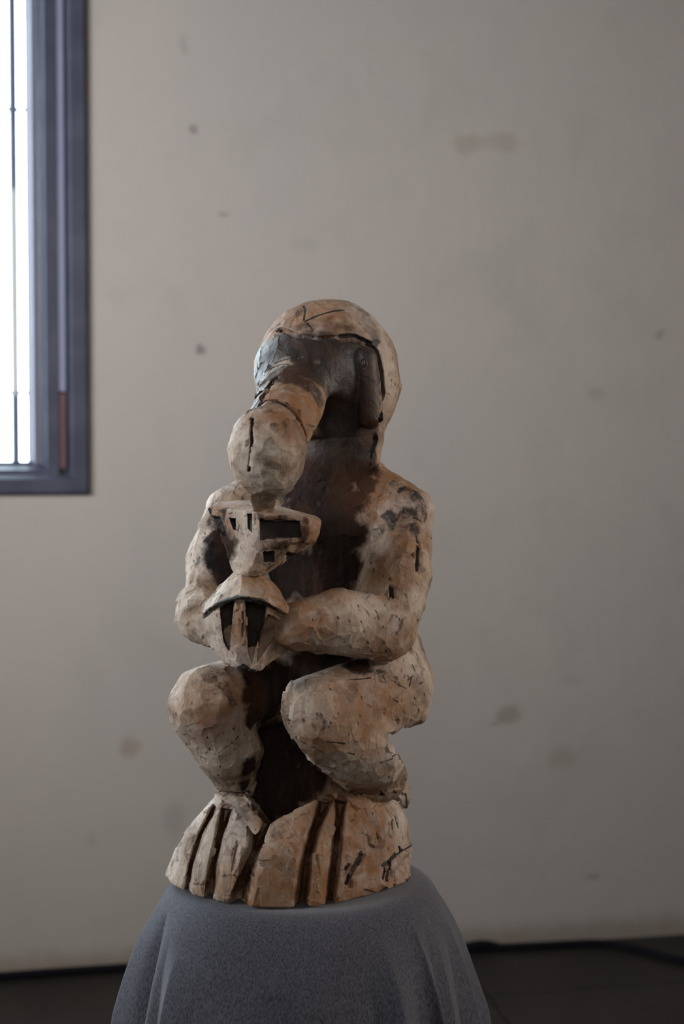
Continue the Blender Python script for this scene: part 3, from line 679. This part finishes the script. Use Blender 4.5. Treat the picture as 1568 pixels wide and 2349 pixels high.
def boxed(c, p, r): return np.nonzero((np.abs(c[0]-p[0]) < r) & (np.abs(c[1]-p[1]) < r) & (np.abs(c[2]-p[2]) < r))[0]
def finish(F, name, parent, flds, facet, others=(), base_dark=None):
    v_, q_ = nets(F); nv = len(v_)
    # normals from the field
    e = 1.5*F.h; nrm = np.stack([F.value(v_+np.eye(3)[i]*e)-F.value(v_-np.eye(3)[i]*e) for i in range(3)], 1)
    nrm /= np.linalg.norm(nrm, axis=1)[:, None]+1e-9
    # tool marks: the surface is drawn to planes through scattered seed points
    ns = int(nv*F.h*F.h/(facet[0]**2))
    sid = rs.choice(nv, ns, replace=False)
    kd = kdtree.KDTree(ns)
    for i, s_ in enumerate(sid): kd.insert(v_[s_], i)
    kd.balance()
    near = np.array([kd.find(p)[1] for p in v_])
    sp, sn = v_[sid][near], nrm[sid][near]
    off = np.einsum('ij,ij->i', v_-sp, sn)
    off = np.clip(off, -facet[1], facet[1]); off *= (np.einsum('ij,ij->i', nrm, sn) > .6)
    jit = (rs.rand(ns)-.5)[near]*facet[2]
    flat = np.ones(nv)
    if facet[3] is not None: flat = facet[3](v_)
    v2 = v_ - nrm*((off*.97+jit)*flat)[:, None]
    v2 += nrm*((fbm(v_/16.0, 3)-.5)*3.0)[:, None]*.45
    v2[:, 2] = np.where(v_[:, 2] < 6, np.maximum(v2[:, 2], 1.5), v2[:, 2])
    # stains
    C = np.zeros((nv, 4))
    wob = np.stack([fbm(v_/22+9*k, 3)-.5 for k in range(3)], 1)*26
    vw_ = v_+wob
    wc = [np.ascontiguousarray(vw_[:, i], dtype=np.float32) for i in range(3)]; vc = [np.ascontiguousarray(v_[:, i], dtype=np.float32) for i in range(3)]
    for px, py, r, ch, am in STAIN_SHADE:
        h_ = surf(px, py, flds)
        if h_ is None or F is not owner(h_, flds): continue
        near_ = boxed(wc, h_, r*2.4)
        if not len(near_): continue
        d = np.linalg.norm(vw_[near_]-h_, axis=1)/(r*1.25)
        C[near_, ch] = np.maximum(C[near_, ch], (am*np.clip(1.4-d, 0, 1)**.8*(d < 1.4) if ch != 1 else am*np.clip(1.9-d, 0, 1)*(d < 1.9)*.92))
    for w_, am, pp in STROKE:
        hs = [surf(x, y, flds) for x, y in pp]
        hs = [h_ for h_ in hs if h_ is not None and F is owner(h_, flds)]
        for a, b in zip(hs[:-1], hs[1:]):
            ba = b-a
            if ba @ ba > 150**2: continue
            nb = boxed(vc, (a+b)/2, np.linalg.norm(ba)/2+16); vn = v_[nb]
            t = np.clip(((vn-a) @ ba)/(ba @ ba+1e-6), 0, 1); d = np.linalg.norm(vn-a-t[:, None]*ba, axis=1)
            C[nb, 1] = np.maximum(C[nb, 1], am*np.clip((w_*.75-d)/1.8+.5, 0, 1))
    if base_dark is not None: base_dark(v_, nrm, C)
    me = bpy.data.meshes.new(name); nf = len(q_)
    W3 = np.stack([v2[:, 0]*S, -v2[:, 1]*S, v2[:, 2]*S], 1)
    q_ = q_[:, ::-1]                                   # the w axis is mirrored into world -y
    me.vertices.add(nv); me.vertices.foreach_set('co', W3.ravel())
    me.loops.add(nf*4); me.loops.foreach_set('vertex_index', q_.ravel().astype(np.int32))
    me.polygons.add(nf); me.polygons.foreach_set('loop_start', np.arange(0, nf*4, 4, dtype=np.int32))
    me.polygons.foreach_set('use_smooth', np.ones(nf, bool))
    me.update(calc_edges=True); me.validate()
    at = me.color_attributes.new('stain_shade', 'FLOAT_COLOR', 'POINT'); at.data.foreach_set('color', C.astype(np.float32).ravel())
    return link(name, me, M_WOOD, parent)
def owner(p, flds): return min(flds, key=lambda F_: abs(float(F_.value(p[None])[0])))
ALL = [B, CF, BF]
carving = empty('wooden_carving', (0, Y0, ZB))
tag(carving, 'carved wooden long-snouted animal figure squatting on big toed feet, holding a cup', 'sculpture')

toe = [[(490, 1852), (458, 1915), (436, 1985), (427, 2040)], [(519, 1856), (500, 1930), (487, 1990), (480, 2058)], [(610, 1872), (588, 1940), (565, 2000), (545, 2068)], [(748, 1834), (722, 1900), (703, 1970), (692, 2070)], [(782, 1838), (775, 1900), (768, 1970), (757, 2062)]]
toeh = [[h_ for h_ in (surf(x, y, [B]) for x, y in p) if h_ is not None] for p in toe]
for h_ in toeh: h_.append(h_[-1]+(h_[-1]-h_[-2])*.6)
def toe_dark(v_, n_, C):                               # the knife cuts between the toes are stained
    for p, wd in zip(toeh, (8, 12, 18, 16, 13)):
        for a, b in zip(p[:-1], p[1:]):
            ba = b-a; t = np.clip(((v_-a) @ ba)/(ba @ ba+1e-6), 0, 1.05); d = np.linalg.norm(v_-a-t[:, None]*ba, axis=1)
            f_ = np.clip((wd*1.15-d)/3+.5, 0, 1)
            C[:, 0] = np.maximum(C[:, 0], f_*.60); C[:, 2] = np.maximum(C[:, 2], f_); C[:, 3] *= 1-f_
def smoothface(v_):                                     # the face and snout root are rubbed smooth, limbs keep their cuts
    c = P(760, 900, 0); d = np.linalg.norm((v_-c)/np.array([170, 200, 200]), axis=1)
    return np.clip((d-.75)*4, .12, 1)
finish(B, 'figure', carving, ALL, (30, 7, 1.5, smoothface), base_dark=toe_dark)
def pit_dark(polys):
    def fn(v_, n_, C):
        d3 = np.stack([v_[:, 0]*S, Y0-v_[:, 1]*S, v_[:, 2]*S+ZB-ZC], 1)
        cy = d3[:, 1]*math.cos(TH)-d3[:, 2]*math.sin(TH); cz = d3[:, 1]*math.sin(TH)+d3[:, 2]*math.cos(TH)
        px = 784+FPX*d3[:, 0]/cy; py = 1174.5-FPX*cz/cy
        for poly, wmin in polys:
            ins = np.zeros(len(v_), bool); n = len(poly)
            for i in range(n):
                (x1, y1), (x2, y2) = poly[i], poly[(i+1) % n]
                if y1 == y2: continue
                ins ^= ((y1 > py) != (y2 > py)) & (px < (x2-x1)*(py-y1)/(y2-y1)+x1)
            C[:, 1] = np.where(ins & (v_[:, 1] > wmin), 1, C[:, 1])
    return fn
finish(CF, 'cup', carving, ALL, (22, 3, 1, None), base_dark=pit_dark([
    ([(594, 1188), (632, 1196), (688, 1193), (692, 1234), (640, 1234), (596, 1240)], 180), ([(602, 1266), (628, 1262), (630, 1288), (604, 1290)], 150), ([(657, 1268), (680, 1266), (674, 1282), (654, 1284)], 150),
    ([(567, 1178), (579, 1178), (578, 1222), (568, 1212)], 150), ([(482, 1180), (506, 1186), (523, 1234), (504, 1222)], 140), ([(525, 1186), (541, 1188), (542, 1218), (534, 1214)], 140), ([(474, 1160), (486, 1168), (484, 1184), (478, 1176)], 140)]))
finish(BF, 'bell', carving, ALL, (24, 3, 1, None), base_dark=pit_dark([
    ([(502, 1394), (520, 1378), (540, 1374), (535, 1400), (532, 1440), (527, 1494), (512, 1472)], 180), ([(561, 1376), (612, 1388), (608, 1422), (588, 1482), (567, 1486), (566, 1420)], 180), ([(463, 1412), (500, 1378), (545, 1366), (600, 1372), (635, 1396), (630, 1400), (600, 1384), (550, 1375), (505, 1390), (468, 1420)], 180), ([(540, 1530), (560, 1522), (575, 1532), (590, 1536), (560, 1544)], 180)]))

# eyes
g = G('polished_dark_wood'); M_EYE = g.set(color=g.mix(g.noise(g.coord(), 300), (.05, .025, .018), (.03, .016, .013)), rough=.3, spec=.5)
def eye(px, py, rx, rz, wh=None):
    p = surf(px, py, [B]) if wh is None else wh
    nn = np.array([B.value((p+np.eye(3)[i]*4)[None])[0]-B.value((p-np.eye(3)[i]*4)[None])[0] for i in range(3)]); nn /= np.linalg.norm(nn)
    to = lambda q: np.array([q[0]*S, -q[1]*S, q[2]*S])
    n3 = to(nn)/S; p3 = to(p); u3 = np.array([0, 0, 1.])-n3*n3[2]; u3 /= np.linalg.norm(u3); s3 = np.cross(u3, n3)
    vs, fs = [], []; R1, R2 = 10, 24
    for i in range(R1+1):
        t = i/R1; r_ = math.sin(t*math.pi/2); h_ = math.cos(t*math.pi/2)
        for k in range(R2):
            a = 2*math.pi*k/R2; vs.append(p3+(s3*math.cos(a)*rx*r_+u3*math.sin(a)*rz*r_+n3*(h_*rx*.5-1.5))*S)
    for i in range(R1):
        for k in range(R2): fs.append((i*R2+k, (i+1)*R2+k, (i+1)*R2+(k+1) % R2, i*R2+(k+1) % R2))
    e = link('eye', mesh('eye', vs, fs, True), M_EYE, carving)
    vs, fs = [], []
    for k in range(R2):
        a = 2*math.pi*k/R2
        for j in range(8):
            b = 2*math.pi*j/8; rr = 1+.0
            vs.append(p3+(s3*math.cos(a)*(rx+1.5+1.3*math.cos(b))+u3*math.sin(a)*(rz+1.5+1.3*math.cos(b))+n3*(1.6*math.sin(b)))*S)
    for k in range(R2):
        for j in range(8): fs.append((k*8+j, ((k+1) % R2)*8+j, ((k+1) % R2)*8+(j+1) % 8, k*8+(j+1) % 8))
    link('eyelid', mesh('eyelid', vs, fs, True), M_EYE, e)
eye(834, 836, 6, 12)
eye(594, 832, 5, 14)

# ------------------------------------------------------------------ draped cloth
def cloth():
    g = G('heather_jersey'); v = g.coord('Object')
    va = g.n('ShaderNodeMapping', {'Vector': v, 'Scale': (1, 1, .22)}).outputs[0]
    f = g.ramp(g.noise(va, 900, 3, .7), .36, .64); f2 = g.ramp(g.noise(va, 420, 3, .6), .35, .65)
    c = g.mix(f, (.040, .040, .053), (.125, .121, .145)); c = g.mix(g.math('MULTIPLY', f2, .35), c, (.085, .08, .095))
    return g.set(color=c, rough=.95, spec=.15, **{'Sheen Weight': .25, 'Sheen Roughness': .5}, normal=g.bump(g.noise(va, 1200, 2), .35, .0006))
M_CLOTH = cloth()
XC = -95
folds = [  # angle from the front (deg, + = right), half width (deg), amplitude, height where it starts, lean (deg per 100)
    (33, 4.5, 22, -45, .8), (25, 6, -12, -70, .8), (50, 2.6, 16, -35, .4), (56, 4.5, -10, -60, .4), (62, 4, 9, -100, .2), (72, 4, -9, -90, 0), (79, 4, 10, -70, 0), (43, 4, -7, -120, .5),
    (-48, 5, 13, -100, -.5), (-56, 4, -9, -80, -.4), (-67, 3.2, -20, -45, -.2), (-82, 8, 20, -20, 0), (-36, 5, -8, -150, -.3), (-12, 7, 9, -190, -.2), (8, 6, -8, -180, 0), (14, 5, 7, -160, 0), (-24, 5, 7, -170, -.2),
    (100, 9, 20, -60, 0), (122, 8, -16, -80, 0), (145, 9, 18, -60, 0), (170, 9, -16, -80, 0), (-104, 8, -18, -60, 0), (-126, 9, 18, -60, 0), (-150, 9, -16, -90, 0)]
NA, NP = 900, 240
prof = []
R0 = 312.0
for i in range(24): prof.append((R0-48, 0, i/24.0))           # flat top, radius scaled by third value
path_ = []
for i in range(60):
    t = (i/59)
    if i < 18: path_.append((R0-48+48*math.sin(i/17*1.0), -48+48*math.cos(i/17*1.0)))
    else:
        u = (i-18)/41; z = path_[17][1] + (-1168-path_[17][1])*u**1.15
        zz = -z; r = np.interp(zz, [22, 45, 83, 130, 199, 350, 700, 1168], [R0-7, R0+8, R0+24, R0+42, R0+60, R0+88, R0+140, R0+190]); path_.append((r, z))
PR = np.array([(r0*s_, 0) for r0, _, s_ in prof]+path_)
# resample smoothly
tt = np.concatenate([[0], np.cumsum(np.hypot(*np.diff(PR, axis=0).T))]); ts = np.concatenate([np.linspace(0, tt[24], 14), np.linspace(tt[24], tt[41], 24)[1:], np.linspace(tt[41], np.interp(450, -PR[41:, 1], tt[41:]), 110)[1:], np.linspace(np.interp(450, -PR[41:, 1], tt[41:]), tt[-1], 40)[1:]])
rr = np.interp(ts, tt, PR[:, 0]); zz = np.interp(ts, tt, PR[:, 1])
kk = np.exp(-np.linspace(-2, 2, 7)**2); kk /= kk.sum(); 
for _ in range(12): rr[3:-3] = np.convolve(rr, kk, 'same')[3:-3]; zz[3:-3] = np.convolve(zz, kk, 'same')[3:-3]
ang = np.linspace(-180, 180, NA, endpoint=False)
A, Zg = np.meshgrid(ang, zz); Rg = np.repeat(rr[:, None], NA, 1)
for a0, hw, am, z0, lean in folds:
    c_ = a0+lean*(-Zg)/100; d = (A-c_+180) % 360-180
    grow = np.clip((z0-Zg)/190, 0, 1.5)**.8; wdt = hw*(1+.15*np.clip(-Zg/300, 0, 2))
    sharp = np.where(d > 0, 1.0, .65) if am > 0 else np.ones_like(d)
    Rg += 1.7*am*grow*np.exp(-(np.abs(d)/(wdt*sharp))**1.3)
Rg += np.clip((-140-Zg)/700, 0, 1)*26*np.sin(np.radians(A*15+20*np.sin(np.radians(A*2))))
X = XC+Rg*np.sin(np.radians(A)); Wv = 0+Rg*np.cos(np.radians(A)); 
nz = (vnoise(np.stack([X.ravel()/70, Wv.ravel()/70, Zg.ravel()/160], 1)).reshape(X.shape)-.5)*np.clip(-Zg/80, 0, 1)*7
X += nz*np.sin(np.radians(A)); Wv += nz*np.cos(np.radians(A))
# the top sags slightly, never above the carving's foot
Vt = np.stack([X*S, -Wv*S, (Zg-1.5)*S], -1).reshape(-1, 3)
nr = len(ts); fs = []
ii = np.arange(nr-1)[:, None]*NA; jj = np.arange(NA)[None]; j2 = (jj+1) % NA
Q = np.stack([ii+jj, ii+NA+jj, ii+NA+j2, ii+j2], -1).reshape(-1, 4)[NA:]
me = bpy.data.meshes.new('drape'); me.from_pydata(Vt.tolist(), [], Q.tolist()+[list(range(NA, 2*NA))]); me.update(); me.polygons.foreach_set('use_smooth', [True]*len(me.polygons))
drape = link('cloth_drape', me, M_CLOTH); drape.location = (0, Y0, ZB)
tag(drape, 'grey heather jersey cloth draped in folds over a round stand, under the wooden carving', 'cloth')
